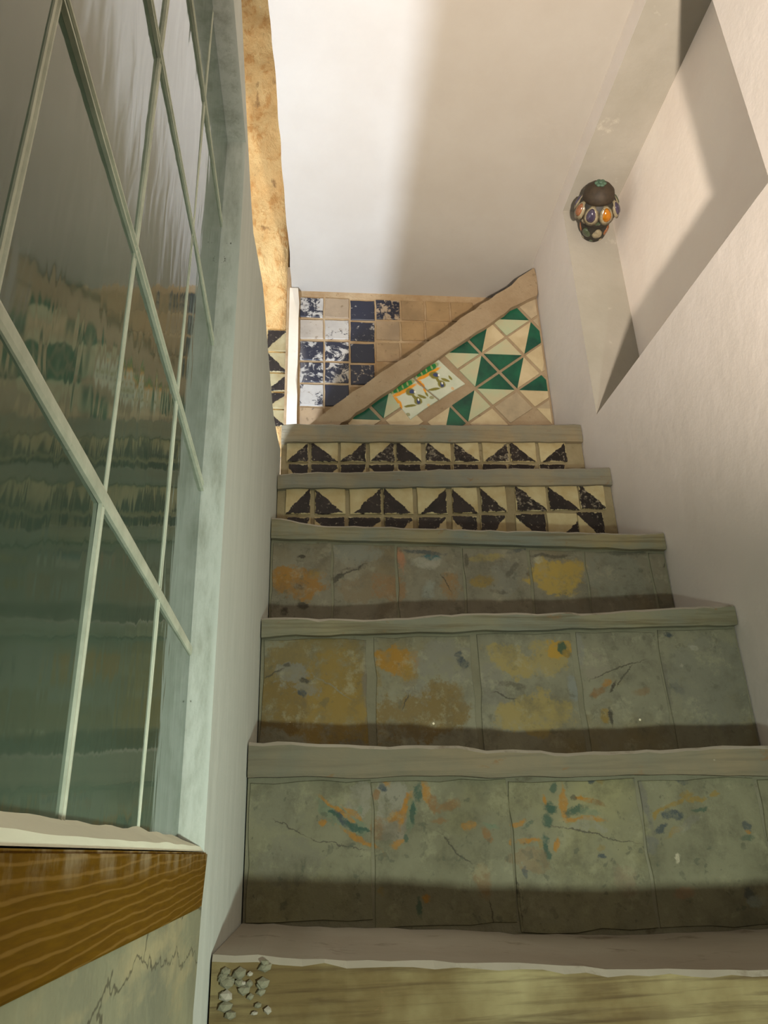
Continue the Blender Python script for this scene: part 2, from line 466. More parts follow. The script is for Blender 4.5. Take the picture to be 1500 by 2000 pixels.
def half_mat():
    """square tile glazed half black, half cream along the diagonal (object space), worn ragged"""
    k = NT('black_and_cream_glaze')
    tc = k.n('ShaderNodeTexCoord'); oi = k.n('ShaderNodeObjectInfo')
    sc = k.n('ShaderNodeSeparateColor'); k.l(oi.outputs['Color'], sc.inputs[0])
    off = k.n('ShaderNodeCombineXYZ'); sd = k.math('MULTIPLY', sc.outputs[2], 53.0)
    for i in range(3): k.l(sd, off.inputs[i])
    p = k.scalev(tc.outputs['Object'], (1, 1, 1))
    v = k.addv(p, off.outputs[0])
    nz = k.noise(v, 45, 5, 0.7, 'Color')
    nn = k.n('ShaderNodeVectorMath', operation='SUBTRACT'); k.l(nz, nn.inputs[0]); nn.inputs[1].default_value = (0.5, 0.5, 0.5)
    dv = k.n('ShaderNodeVectorMath', operation='SCALE'); k.l(nn.outputs[0], dv.inputs[0]); dv.inputs[3].default_value = 0.020
    pd = k.addv(p, dv.outputs[0])
    sx = k.n('ShaderNodeSeparateXYZ'); k.l(pd, sx.inputs[0])
    d = k.math('SUBTRACT', k.math('MULTIPLY', sx.outputs[0], -1.0), sx.outputs[2])   # > 0 in the lower left half
    d = k.math('ADD', d, k.math('MULTIPLY', k.math('SUBTRACT', sc.outputs[0], 0.5), 0.06))
    ax = k.math('MAXIMUM', k.math('ABSOLUTE', sx.outputs[0]), k.math('ABSOLUTE', sx.outputs[2]))
    tri = k.math('MULTIPLY', k.mapr(d, 0.0, 0.0016), k.mapr(ax, 0.0354, 0.0344))
    n1 = k.noise(v, 95, 5, 0.75)
    chip = k.mapr(n1, k.math('SUBTRACT', 0.62, k.math('MULTIPLY', sc.outputs[1], 0.16)), 0.69)
    n2 = k.noise(v, 20, 4, 0.6)
    cream = k.mix(k.mapr(n2, 0.35, 0.7), srgb(168, 156, 120), srgb(148, 130, 90))
    blk = k.mix(k.mapr(n2, 0.3, 0.7), srgb(26, 22, 20), srgb(46, 38, 34))
    col = k.mix(tri, cream, k.mix(chip, blk, srgb(150, 138, 118)))
    k.bump(k.math('SUBTRACT', tri, chip), 0.4, 0.0015)
    return k.done(col, k.mapr(tri, 0, 1, 0.6, 0.5), 0.2)
M['half'] = half_mat()

def flat_glaze(name, c1, c2, rough=0.3):
    k = NT(name); p = k.pos()
    a = k.noise(p, 11, 5, 0.6); b = k.noise(p, 34, 5, 0.7)
    col = k.mix(k.mapr(a, 0.35, 0.68), c1, c2)
    col = k.mix(k.mapr(b, 0.70, 0.76, 0, 0.7), col, srgb(140, 120, 92))
    k.bump(b, 0.15, 0.002)
    return k.done(col, rough, 0.45)
M['green'] = flat_glaze('deep_green_glaze', srgb(22, 84, 60), srgb(16, 58, 46), 0.25)
M['cream'] = flat_glaze('cream_glaze', srgb(182, 166, 132), srgb(164, 146, 112), 0.35)
M['creamg'] = flat_glaze('green_tinged_cream_glaze', srgb(156, 164, 132), srgb(172, 158, 126), 0.35)
M['worn'] = flat_glaze('worn_biscuit', srgb(168, 150, 120), srgb(138, 124, 100), 0.8)

# painted riser tiles: procedural ground plus measured patches of remaining glaze
def px_blob(x, y, rx, ry, ang, Y):
    p = onY(x, y, Y); e = onY(x + 10, y, Y); f_ = onY(x, y + 10, Y)
    return (p.x, p.z, rx * (e - p).length / 10, ry * abs(f_.z - p.z) / 10, math.radians(ang))
def riser_mat(name, Y, g1, g2, g3, blobs, speck=0.5, crack=(), span=(-1e9, 1e9)):
    blobs = [b for b in blobs if b[0] + b[2] + 25 > span[0] and b[0] - b[2] - 25 < span[1]]
    crack = [c for c in crack if max(c[0], c[2]) + 10 > span[0] and min(c[0], c[2]) - 10 < span[1]]
    k = NT(name); p = k.pos()
    flat = k.scalev(p, (1, 0, 1))
    a = k.noise(flat, 6, 6, 0.62); b = k.noise(flat, 22, 6, 0.7); c = k.noise(flat, 60, 4, 0.7)
    col = k.mix(k.mapr(a, 0.36, 0.64), g1, g2)
    col = k.mix(k.mapr(k.noise(flat, 3.1, 5, 0.6), 0.52, 0.68), col, g3)
    col = k.mix(k.mapr(b, 0.58, 0.70, 0, 0.5), col, tuple(x * 0.55 for x in g2))
    wear = k.noise(flat, 19, 8, 0.78)
    en = k.noise(flat, 34, 8, 0.75)
    ero = k.math('MULTIPLY', k.math('SUBTRACT', en, 0.5), 1.5); ero_f = k.math('MULTIPLY', k.math('SUBTRACT', en, 0.48), 2.4)
    nz = k.noise(flat, 16, 8, 0.72, 'Color')
    s = k.n('ShaderNodeVectorMath', operation='SUBTRACT'); k.l(nz, s.inputs[0]); s.inputs[1].default_value = (0.5, 0.5, 0.5)
    d = k.n('ShaderNodeVectorMath', operation='SCALE'); k.l(s.outputs[0], d.inputs[0]); d.inputs[3].default_value = 0.11
    pd = k.scalev(k.addv(flat, d.outputs[0]), (1, 0, 1))
    d2 = k.n('ShaderNodeVectorMath', operation='SCALE'); k.l(s.outputs[0], d2.inputs[0]); d2.inputs[3].default_value = 0.038
    pd2 = k.scalev(k.addv(flat, d2.outputs[0]), (1, 0, 1))
    for bl in blobs:
        x, y, rx, ry, ang, colr = bl[:6]; op = bl[6] if len(bl) > 6 else 1.0; fine = rx < 26 or ry < 12
        ux, uz, urx, urz, ar = px_blob(x, y, rx, ry, ang, Y)
        mp = k.n('ShaderNodeMapping', vector_type='TEXTURE'); k.l(pd2 if fine else pd, mp.inputs[0])
        mp.inputs['Location'].default_value = (ux, 0, uz); mp.inputs['Rotation'].default_value = (0, ar, 0); mp.inputs['Scale'].default_value = (urx, 1, urz)
        ln = k.n('ShaderNodeVectorMath', operation='LENGTH'); k.l(mp.outputs[0], ln.inputs[0])
        e = 0.22 if fine else 0.10
        msk = k.mapr(k.math('ADD', ln.outputs['Value'], ero_f if fine else ero), 1 + e, 1 - e, 0.0, op)
        msk = k.math('MULTIPLY', msk, k.mapr(wear, 0.36, 0.50, 0.12, 0.92))
        col = k.mix(msk, col, colr)
    # thin crack strokes
    for (x0, y0, x1, y1, wd, colr) in crack:
        ux, uz, urx, urz, ar = px_blob((x0 + x1) / 2, (y0 + y1) / 2, math.hypot(x1 - x0, y1 - y0) / 2, wd, math.degrees(math.atan2(y1 - y0, x1 - x0)), Y)
        mp = k.n('ShaderNodeMapping', vector_type='TEXTURE'); k.l(pd2, mp.inputs[0])
        mp.inputs['Location'].default_value = (ux, 0, uz); mp.inputs['Rotation'].default_value = (0, ar, 0); mp.inputs['Scale'].default_value = (urx, 1, urz)
        ln = k.n('ShaderNodeVectorMath', operation='LENGTH'); k.l(mp.outputs[0], ln.inputs[0])
        col = k.mix(k.mapr(ln.outputs['Value'], 1.15, 0.75, 0, 0.75), col, colr)
    # mottled grime, flecks of old dark glaze and white chips
    mg = k.noise(flat, 12, 8, 0.75); mh = k.noise(k.addv(flat, (3.1, 0, 1.7)), 17, 8, 0.75)
    col = k.mix(k.mapr(mg, 0.50, 0.66, 0, 0.55), col, tuple(x * 0.60 for x in g2))
    col = k.mix(k.mapr(mh, 0.54, 0.64, 0, 0.55), col, tuple(x * 1.35 for x in g1))
    fl = k.noise(flat, 42, 3, 0.55, dist=0.3)
    col = k.mix(k.math('MULTIPLY', k.mapr(fl, 0.62, 0.66, 0, speck), k.mapr(mg, 0.36, 0.52)), col, srgb(66, 68, 52))
    col = k.mix(k.mapr(c, 0.655, 0.70, 0, speck), col, srgb(62, 62, 44))
    v = k.n('ShaderNodeTexVoronoi'); k.l(flat, v.inputs['Vector']); v.inputs['Scale'].default_value = 26
    near = k.mapr(v.outputs['Distance'], 0.075, 0.055)
    pick = k.n('ShaderNodeSeparateColor'); k.l(v.outputs['Color'], pick.inputs[0])
    col = k.mix(k.math('MULTIPLY', near, k.mapr(pick.outputs[0], 0.93, 0.935)), col, srgb(214, 204, 176))
    k.bump(k.math('ADD', a, k.math('MULTIPLY', c, 0.5)), 0.45, 0.004)
    return k.done(col, k.mapr(a, 0.3, 0.7, 0.55, 0.8), 0.3)

TONE = 0.56                                # the photographed risers are dull and dirty
_sr = srgb
def srgb(r, g, b): return tuple(c * TONE for c in _sr(r, g, b))
OR = srgb(172, 118, 14); ORD = srgb(136, 100, 52); GR = srgb(46, 82, 64); GRL = srgb(112, 126, 98); BL = srgb(56, 68, 74)
WH = srgb(150, 144, 126); DK = srgb(66, 60, 44); GY = srgb(132, 128, 112); OC = srgb(146, 120, 50); OCL = srgb(160, 142, 84); OCD = srgb(126, 104, 50)
RIS = {
 2: dict(Y=1.437, g=(srgb(138, 134, 104), srgb(118, 114, 88), srgb(150, 144, 104)), speck=0.6, blobs=[
    (545, 1570, 60, 60, 0, srgb(122, 120, 100), .5),
    (560, 1680, 70, 40, 0, srgb(118, 114, 98), .5), (700, 1560, 26, 40, 0, WH, .8), (765, 1560, 38, 48, 10, WH, .9), (770, 1615, 30, 24, -20, srgb(142, 130, 110), .9),
    (672, 1594, 66, 20, 33, GRL, .9), (658, 1578, 44, 5, 34, OR), (690, 1588, 30, 5, 36, OR, .9), (705, 1638, 44, 6, 30, OR), (630, 1606, 7, 7, 0, OR),
    (668, 1598, 22, 7, 40, BL), (690, 1612, 22, 6, 30, GR), (652, 1588, 14, 4, 30, GR), (716, 1620, 16, 4, 20, GR), (740, 1618, 14, 24, 0, ORD, .7),
    (754, 1530, 10, 8, 40, OR), (746, 1542, 8, 10, 0, BL), (733, 1556, 6, 14, 0, ORD, .9),
    (792, 1578, 10, 34, 20, OR), (772, 1596, 18, 8, 0, OR), (802, 1592, 10, 36, 5, GRL, .9), (806, 1590, 5, 24, 0, GR), (818, 1545, 9, 24, 15, GR, .9),
    (834, 1545, 8, 26, -6, OR, .9), (846, 1568, 10, 16, 0, ORD, .9), (880, 1570, 20, 12, -20, ORD, .8), (862, 1600, 16, 6, 0, ORD, .7), (776, 1646, 14, 6, -20, OR, .8), (793, 1640, 5, 8, 0, GR, .8),
    (915, 1614, 14, 7, 0, OR, .8), (950, 1628, 12, 9, 40, ORD, .9), (955, 1612, 18, 5, 0, GRL, .9),
    (820, 1770, 6, 22, 0, GR, .8), (834, 1750, 8, 10, 20, OR, .8), (745, 1742, 6, 8, 0, OC, .8), (945, 1720, 16, 34, 0, ORD, .6),
    (1012, 1604, 15, 5, -10, OR), (1030, 1610, 14, 4, -18, GR, .9), (1028, 1642, 22, 6, -6, OR), (1000, 1645, 6, 5, 0, OR, .8),
    (1074, 1578, 12, 14, 0, GR), (1068, 1602, 10, 14, 10, GR, .9), (1080, 1535, 7, 12, 0, GR, .8), (1066, 1560, 5, 10, 0, OR, .9), (1099, 1570, 6, 34, 5, OR, .85),
    (1143, 1564, 22, 6, 8, OR), (1170, 1570, 16, 5, 20, ORD, .8), (1128, 1584, 24, 9, -8, GR, .9), (1150, 1590, 22, 8, 5, GRL, .7), (1140, 1602, 44, 5, 0, OR, .85), (1118, 1560, 6, 6, 0, DK, .7),
    (1064, 1650, 6, 22, 0, GR), (1072, 1670, 8, 10, 0, GR, .9), (1087, 1650, 5, 14, 0, OR), (1054, 1650, 5, 12, 0, OC, .8), (1040, 1680, 30, 24, 0, ORD, .45),
    (1030, 1704, 6, 10, 0, BL, .7), (1180, 1672, 8, 5, 0, BL, .9), (1160, 1528, 9, 6, 0, BL, .9), (1176, 1526, 7, 8, 0, OC, .7), (1176, 1655, 9, 7, 0, OC, .5),
    (1150, 1620, 48, 12, 0, srgb(146, 142, 122), .7),
    (1320, 1568, 40, 5, -22, OC), (1360, 1560, 24, 5, -6, OC), (1284, 1590, 14, 4, -50, OC, .9), (1316, 1594, 18, 9, 0, BL), (1290, 1616, 14, 6, -20, BL, .9), (1366, 1580, 20, 4, -10, GR, .8), (1318, 1622, 22, 5, -25, OC, .8), (1340, 1610, 34, 8, -25, GY, .7),
    (1336, 1525, 14, 7, 20, BL, .8), (1338, 1550, 10, 6, 0, OC, .9), (1396, 1552, 11, 5, 0, OC, .9), (1460, 1610, 8, 14, 0, BL, .8), (1458, 1636, 14, 8, 0, GR, .6), (1462, 1622, 6, 5, 0, OR, .8),
    (1274, 1650, 14, 20, 0, srgb(112, 110, 98), .9), (1256, 1560, 9, 60, -8, srgb(112, 108, 98), .8), (1326, 1680, 5, 14, 0, srgb(200, 190, 160)), (1335, 1745, 24, 10, 0, srgb(160, 120, 86), .5), (1466, 1744, 10, 14, 0, BL, .7), (1480, 1758, 18, 12, 0, srgb(140, 146, 130), .8),
    (1220, 1722, 22, 30, 0, srgb(150, 120, 92), .35)],
    crack=[(530, 1600, 600, 1634, 1.6, DK), (600, 1634, 725, 1664, 1.6, DK), (860, 1628, 920, 1690, 2, DK), (1070, 1612, 1250, 1650, 1.8, DK), (1010, 1690, 1016, 1800, 3, DK), (955, 1760, 975, 1820, 2, DK), (700, 1822, 790, 1822, 4, srgb(40, 32, 22)), (1274, 1800, 1278, 1830, 5, srgb(40, 34, 22))]),
 3: dict(Y=1.683, g=(srgb(146, 142, 116), srgb(128, 124, 102), srgb(134, 120, 78)), speck=0.35, blobs=[
    (620, 1320, 120, 90, 0, srgb(130, 108, 46), .8), (655, 1330, 60, 60, 0, OC, .8), (640, 1400, 110, 56, 10, OC), (545, 1380, 50, 60, -30, OCD, .9),
    (570, 1315, 32, 26, 0, GY), (596, 1345, 26, 16, 30, GY, .9), (590, 1355, 8, 8, 0, BL), (596, 1332, 9, 6, 0, DK), (562, 1300, 8, 5, 0, DK, .8), (720, 1330, 12, 80, 0, srgb(120, 112, 96), .9),
    (775, 1290, 40, 28, 10, srgb(164, 120, 28)), (800, 1320, 18, 26, 0, OC, .8), (850, 1290, 52, 34, 0, GY, .8), (880, 1270, 40, 14, 0, GY, .7), (905, 1295, 9, 15, -30, BL), (895, 1277, 8, 5, 0, BL), (900, 1320, 22, 14, 0, GY, .7),
    (820, 1400, 90, 50, 0, OCD), (870, 1380, 50, 44, 0, OCD, .9), (815, 1345, 30, 20, 30, GY, .8), (730, 1425, 10, 20, 0, GY, .9), (732, 1424, 6, 6, 0, DK, .8),
    (990, 1285, 46, 26, 18, OCL), (1018, 1308, 26, 16, 20, OCL), (1070, 1290, 36, 40, 30, OCL, .9), (1090, 1268, 26, 16, 0, srgb(178, 140, 44)), (1098, 1266, 9, 12, 0, GR), (1108, 1278, 8, 7, 0, OC),
    (1045, 1395, 74, 36, 0, OCL), (990, 1400, 30, 28, 0, OCL), (960, 1340, 26, 40, 0, GY, .8), (1000, 1338, 34, 7, 10, DK, .6), (1120, 1345, 10, 26, 0, srgb(136, 138, 128)), (1130, 1260, 8, 40, 0, srgb(136, 134, 122), .8),
    (1184, 1336, 12, 8, -30, OR), (1168, 1352, 16, 8, -20, ORD, .9), (1196, 1345, 12, 3, -45, DK), (1180, 1398, 8, 15, 0, OC), (1192, 1400, 4, 20, 0, DK), (1162, 1300, 26, 20, 0, srgb(142, 134, 114), .8), (1255, 1350, 20, 8, -10, ORD, .5),
    (1306, 1241, 8, 7, 0, BL), (1352, 1267, 9, 6, 0, srgb(200, 196, 178)), (1330, 1302, 3, 3, 0, srgb(200, 190, 170)), (1320, 1345, 14, 8, 40, BL, .6), (1300, 1330, 6, 50, 0, srgb(108, 104, 90), .7),
    (1400, 1330, 90, 90, 0, srgb(128, 126, 110), .7)],
    crack=[(512, 1324, 556, 1306, 1.6, DK), (600, 1310, 690, 1368, 1.5, GY), (1150, 1325, 1260, 1290, 1.5, DK), (1200, 1345, 1240, 1300, 1.5, DK), (960, 1352, 1010, 1366, 2, DK), (780, 1390, 800, 1350, 1.5, DK)]),
 4: dict(Y=1.952, g=(srgb(140, 132, 110), srgb(122, 116, 96), srgb(134, 116, 82)), speck=0.45, blobs=[
    (580, 1140, 54, 28, 0, srgb(152, 110, 40)), (560, 1125, 34, 20, 0, srgb(156, 114, 44)), (588, 1087, 9, 5, 0, DK), (585, 1148, 10, 5, 0, DK, .9), (590, 1182, 12, 8, 0, DK), (555, 1194, 9, 10, 0, DK), (615, 1120, 12, 10, 0, OC, .8),
    (720, 1150, 60, 28, 0, srgb(134, 118, 90), .9), (700, 1080, 50, 22, 0, srgb(136, 136, 122), .8), (660, 1128, 16, 5, -40, DK), (690, 1110, 20, 4, -10, DK, .8), (782, 1092, 8, 22, -10, srgb(172, 122, 88)), (762, 1150, 32, 28, 0, srgb(144, 112, 74), .9),
    (825, 1080, 40, 5, 5, BL, .8), (842, 1090, 20, 6, 0, srgb(44, 96, 100)), (820, 1100, 22, 10, 0, srgb(164, 160, 142), .9), (848, 1100, 20, 8, -20, srgb(170, 164, 146), .8), (880, 1145, 20, 26, 0, srgb(146, 112, 66), .9), (838, 1155, 12, 22, 20, srgb(146, 148, 136), .8),
    (950, 1090, 38, 9, -6, OCL, .9), (945, 1135, 24, 12, -10, OC, .9), (910, 1095, 5, 14, 0, DK, .7), (1010, 1075, 22, 4, -20, BL, .7), (985, 1130, 30, 28, 0, GY, .8), (1000, 1115, 16, 5, -50, DK, .6), (975, 1155, 18, 4, 0, DK, .6),
    (1085, 1130, 52, 32, 0, srgb(178, 150, 70)), (1060, 1115, 32, 20, 0, srgb(178, 150, 70)), (1120, 1110, 22, 18, 0, srgb(174, 146, 70)), (1075, 1086, 44, 4, 0, DK, .7), (1050, 1095, 10, 6, 0, srgb(180, 172, 140)), (1034, 1120, 8, 7, 0, DK, .8),
    (1200, 1125, 56, 46, 0, srgb(132, 130, 112), .8), (1220, 1078, 50, 8, 0, srgb(84, 84, 68), .8), (1300, 1110, 24, 50, 0, srgb(134, 124, 102), .9)],
    crack=[(1290, 1110, 1310, 1090, 1.4, DK), (650, 1130, 720, 1100, 1.4, DK), (1320, 1070, 1332, 1150, 1.6, DK), (860, 1120, 880, 1160, 1.3, DK)]),
}

srgb = _sr
# ------------------------------------------------------------------ staircase
stair = empty('staircase', W((0.45, 1.0, ZF)))
tag(stair, 'steep staircase with worn patterned ceramic tile risers between white walls', 'staircase')
def child(o, parent):                     # keep world place under a moved parent
    o.parent = parent; o.matrix_parent_inverse = parent.matrix_world.inverted(); return o
top_line = {   # measured lip of every step, pixels
 1: [(405, 1868), (440, 1862), (480, 1868), (560, 1873), (700, 1876), (900, 1881), (1000, 1882), (1200, 1893), (1350, 1896), (1500, 1896)],
 2: [(488, 1450), (560, 1449), (640, 1451), (720, 1456), (800, 1456), (890, 1455), (960, 1466), (1020, 1463), (1100, 1470), (1200, 1466), (1300, 1463), (1400, 1457), (1500, 1455)],
 3: [(512, 1207), (560, 1203), (620, 1207), (700, 1208), (780, 1207), (850, 1200), (950, 1196), (1050, 1196), (1150, 1196), (1250, 1190), (1350, 1184), (1436, 1181)],
 4: [(527, 1010), (560, 1014), (620, 1024), (700, 1026), (760, 1029), (850, 1031), (950, 1035), (1050, 1036), (1150, 1039), (1250, 1041), (1298, 1037)],
 5: [(541, 925), (620, 921), (720, 920), (850, 916), (960, 914), (1060, 914), (1140, 914), (1192, 911)],
 6: [(543, 828), (640, 827), (760, 828), (900, 829), (1000, 829), (1085, 828), (1137, 828)],
}
YN = {1: 1.0, 2: 1.42, 3: 1.663, 4: 1.932, 5: 2.212, 6: 2.40}
YRs = {k: YN[k] + 0.02 for k in YN}; YRs[1] = 1.012
bot_px = {1: None, 2: (1518, 1516), 3: (1242, 1219), 4: (1050, 1072), 5: (953, 945), 6: (862, 862)}
def lip(k):
    return [(p.x, p.z) for p in (onY(x, y, YN[k]) for x, y in top_line[k])]
def zi(pl, x):
    if x <= pl[0][0]: return pl[0][1]
    for (a, za), (b, zb) in zip(pl, pl[1:]):
        if x <= b: return za + (zb - za) * (x - a) / (b - a)
    return pl[-1][1]
LIP = {k: lip(k) for k in YN}
def nose_bottom(k):
    if k == 1: return (-0.30, -0.30)
    l, r = bot_px[k]
    return onY(top_line[k][0][0], l, YN[k]).z, onY(top_line[k][-1][0], r, YN[k]).z
MORT = {1: M['mortar_grey'], 2: M['mortar_grey'], 3: M['mortar_grey'], 4: M['mortar_grey'], 5: M['mortar_cream'], 6: M['mortar_cream']}
STEP = {}
YE = {1: YRs[2], 2: YRs[3], 3: YRs[4], 4: YRs[5], 5: YRs[6], 6: YB}
G = 0.0022                                 # clearance to the walls
for k in range(1, 7):
    zt = min(z for x, z in LIP[k])
    zb = ZF if k == 1 else min(z for x, z in LIP[k - 1]) - 0.12
    bm = bmesh.new()
    add_box(bm, (XL + G, YRs[k], zb), (XR - G, YE[k] - 0.0008, zt - 0.004))
    st = obj('step', bm, MORT[k]); child(st, stair); STEP[k] = st
    # nosing: irregular lip, slightly uneven front
    bl, br = nose_bottom(k)
    bm = bmesh.new(); N = 44; ring = []
    for i in range(N + 1):
        x = XL + G + (XR - XL - 2 * G) * i / N
        t = i / N
        z1 = zi(LIP[k], x) + noise.noise((x * 30, k * 3.1, 0)) * 0.0035
        z0 = bl + (br - bl) * t + noise.noise((x * 14, k * 5.7, 2)) * 0.004
        yf = YN[k] + noise.noise((x * 11, k, 7)) * 0.004
        e = 0.006 + 0.004 * noise.noise((x * 25, k, 9))
        yb = YE[k] - 0.002 if k < 6 else YN[6] + 0.12
        ring.append([bm.verts.new(W(p)) for p in ((x, yf + 0.003, z0), (x, yf, z0 + 0.008), (x, yf, z1 - e), (x, yf + e, z1), (x, yb, zi(LIP[k], x) + 0.002 if k > 1 else z1 + 0.0), (x, yb, z0))])
    for a, b in zip(ring, ring[1:]):
        for i in range(6):
            f = bm.faces.new((a[i], a[(i + 1) % 6], b[(i + 1) % 6], b[i]))
            f.material_index = 1 if i in (2, 3) else 0
    bm.faces.new(ring[0]); bm.faces.new(ring[-1][::-1])
    ns = obj('nosing', bm, [NOSE[k], M['tread']]); child(ns, st)
    if k in (1, 3, 4): ns['label'] = 'weathered wooden nosing board'

# painted riser tiles
joints = {2: [(480, 726), (731, 1000), (1006, 1262), (1270, 1502), (1510, 1700)],
          3: [(506, 716), (735, 924), (938, 1126), (1138, 1296), (1302, 1474)],
          4: [(526, 646), (652, 772), (778, 902), (908, 1032), (1040, 1142), (1148, 1270), (1276, 1336)]}
for k, spans in joints.items():
    Y = RIS[k]['Y'] - 0.0
    bl, br = nose_bottom(k)
    ym = {2: 1680, 3: 1340, 4: 1125}[k]
    for i, (x0, x1) in enumerate(spans):
        a = max(onY(x0, ym, YRs[k]).x, XL + 0.008); b = min(onY(x1, ym, YRs[k]).x, XR - 0.008)
        if b - a < 0.01: continue
        t = ((a + b) / 2 - XL) / (XR - XL)
        ztop = bl + (br - bl) * t - 0.006
        zbot = zi(LIP[k - 1], (a + b) / 2) + 0.006 - (0.0 if k == 2 else 0.012)
        pr = 0.0016 + 0.0012 * R.random()
        bm = bmesh.new()
        prism_xz(bm, ragged([(a - 0.001, zbot), (b + 0.001, zbot), (b + 0.001, ztop), (a - 0.001, ztop)], 0.04, 0.0028, k * 10 + i), YRs[k] - pr, YRs[k] + 0.004, 0.0012)
        d = RIS[k]
        mt = riser_mat('worn_painted_tile', d['Y'], *d['g'], d['blobs'], d['speck'], d['crack'], (x0, x1))
        child(obj('tile', bm, mt), STEP[k])

# black and cream half-glazed tiles
def square_mesh(name, s, mat):
    bm = bmesh.new(); h = s / 2; c = 0.0014; th = 0.006
    pts = ragged([(-h, -h), (h, -h), (h, h), (-h, h)], s / 3.2, s * 0.012, 3)
    fr = [bm.verts.new((x * (1 - c / h), -th / 2, z * (1 - c / h))) for x, z in pts]
    md = [bm.verts.new((x, -th / 2 + c, z)) for x, z in pts]
    bk = [bm.verts.new((x, th / 2, z)) for x, z in pts]
    bm.faces.new(fr); bm.faces.new(bk[::-1]); n = len(pts)
    for A, B in ((fr, md), (md, bk)):
        for i in range(n): bm.faces.new((A[i], A[(i + 1) % n], B[(i + 1) % n], B[i]))
    bmesh.ops.recalc_face_normals(bm, faces=bm.faces[:])
    me = bpy.data.meshes.new(name); bm.to_mesh(me); bm.free(); me.materials.append(mat); return me
half_me = square_mesh('tile', 0.1 * S, M['half'])
def put_tile(me, x0, x1, y0, y1, Yf, parent, quarter=0, color=(0.5, 0.3), size=0.1, proud=0.0025):
    """tile filling the pixel box on the plane Y = Yf; quarter turns set which corner is dark"""
    a = onY((x0 + x1) / 2, (y0 + y1) / 2, Yf)
    wd = (onY(x1, y0, Yf) - onY(x0, y0, Yf)).length; ht = abs(onY(x0, y0, Yf).z - onY(x0, y1, Yf).z)
    o = bpy.data.objects.new('tile', me); C.objects.link(o)
    o.location = W((a.x, Yf - proud, a.z)) + Vector((0, 0, 0))
    if quarter % 2: wd, ht = ht, wd
    sx, sz = wd / size, ht / size
    o.rotation_euler = (0, -quarter * math.pi / 2 + R.uniform(-0.02, 0.02), 0)
    o.scale = (sx, 1, sz)
    o.color = (color[0], color[1], R.random(), 1)
    bpy.context.view_layer.update()
    child(o, parent); return o
LLc, LRc, URc, ULc = 0, 1, 2, 3      # dark corner: lower left, lower right, upper right, upper left
t6 = [(560, 602, LRc), (608, 660, LLc), (665, 715, LRc), (722, 770, LRc), (774, 822, LLc), (831, 880, LLc), (886, 935, LLc), (942, 992, LRc), (996, 1046, LLc), (1053, 1105, LRc)]
t5 = [(558, 606, LRc), (615, 674, LLc), (683, 744, LRc), (749, 806, LLc), (815, 872, LRc), (883, 932, LLc), (939, 988, LLc), (1006, 1066, LLc), (1071, 1129, LLc), (1131, 1180, LLc)]
for i, (x0, x1, qd) in enumerate(t6):
    put_tile(half_me, x0, x1, 863 + R.uniform(-2, 2), 903, YRs[6], STEP[6], qd, (R.uniform(0.40, 0.56), R.uniform(0.1, 0.8)))
    put_tile(half_me, x0 + R.uniform(-1, 3), x1, 908, 952, YRs[6], STEP[6], R.choice([ULc, URc]), (R.uniform(0.62, 0.8), 0.2))
for i, (x0, x1, qd) in enumerate(t5):
    d = 0 if i < 5 else (i - 4) * -1
    put_tile(half_me, x0, x1, 953 + d + R.uniform(-1.5, 1.5), 1005 + d * 2, YRs[5], STEP[5], qd, (R.uniform(0.42, 0.58), R.uniform(0.0, 0.6)))
    put_tile(half_me, x0 + R.uniform(-2, 3), x1, 1011 + d * 2, 1064 + d, YRs[5], STEP[5], [ULc, URc, ULc, ULc, ULc, URc, ULc, URc, LRc, URc][i], (0.62 if i not in (8,) else 0.2, 0.2))

# crumbling stones at the left end of the lowest lip
for i in range(30):
    x = XL + 0.016 + R.random() ** 1.5 * 0.05; z = -0.108 - R.random() * 0.05
    bm = bmesh.new(); bmesh.ops.create_icosphere(bm, subdivisions=1, radius=1)
    sz = R.uniform(0.003, 0.0075) * S
    for v in bm.verts: v.co = Vector((v.co.x * sz * R.uniform(.8, 1.4), v.co.y * sz * 0.8, v.co.z * sz * R.uniform(.6, 1.0)))
    o = obj('stone_chip', bm, M['mortar_grey'] if i % 5 else M['tread']); o.location = W((x, 0.998, z)); bpy.context.view_layer.update(); child(o, STEP[1])

# ------------------------------------------------------------------ tiled triangular parapet above the top step
YPn = 2.67
par = empty('parapet', W((0.6, YPn, 1.43)))
tag(par, 'triangular green and cream tiled panel under a sloping plaster coping above the top step', 'parapet')
def px2(x, y, Y): p = onY(x, y, Y); return (p.x, p.z)
zl6 = min(z for x, z in LIP[6]) - 0.0035
core = [px2(640, 828, YPn), px2(1046, 545, YPn)]
sl0, sl1 = core
def cope_z(x): return sl0[1] + (sl1[1] - sl0[1]) * (x - sl0[0]) / (sl1[0] - sl0[0])
x_at = sl0[0] - (sl0[1] - zl6) * (sl1[0] - sl0[0]) / (sl1[1] - sl0[1])
bm = bmesh.new()
prism_xz(bm, [(x_at, zl6), (XR - 0.002, zl6), (XR - 0.002, cope_z(XR)), ], YPn, 2.80)
child(obj('core', bm, M['coping']), par)
YCp = 2.640
up = [(600, 833), (655, 792), (706, 754), (777, 707), (860, 650), (942, 593), (999, 555), (1030, 530)]
lo_ = [(1049, 575), (999, 601), (906, 666), (800, 735), (740, 776), (666, 828), (655, 840)]
cp = [px2(x, y, YCp) for x, y in up] + [(XR - 0.002, px2(1040, 522, YCp)[1]), (XR - 0.002, px2(1049, 572, YCp)[1])] + [px2(x, y, YCp) for x, y in lo_]
cp = [(min(p[0], XR - 0.002), min(p[1], ZC - 0.002)) for p in cp]
cp = [p for p in clip(cp, (-2, zl6), (3, zl6))]
bm = bmesh.new(); prism_xz(bm, ragged(cp, 0.04, 0.004, 5), YCp, 2.815, 0.004); child(obj('coping', bm, M['coping']), par)
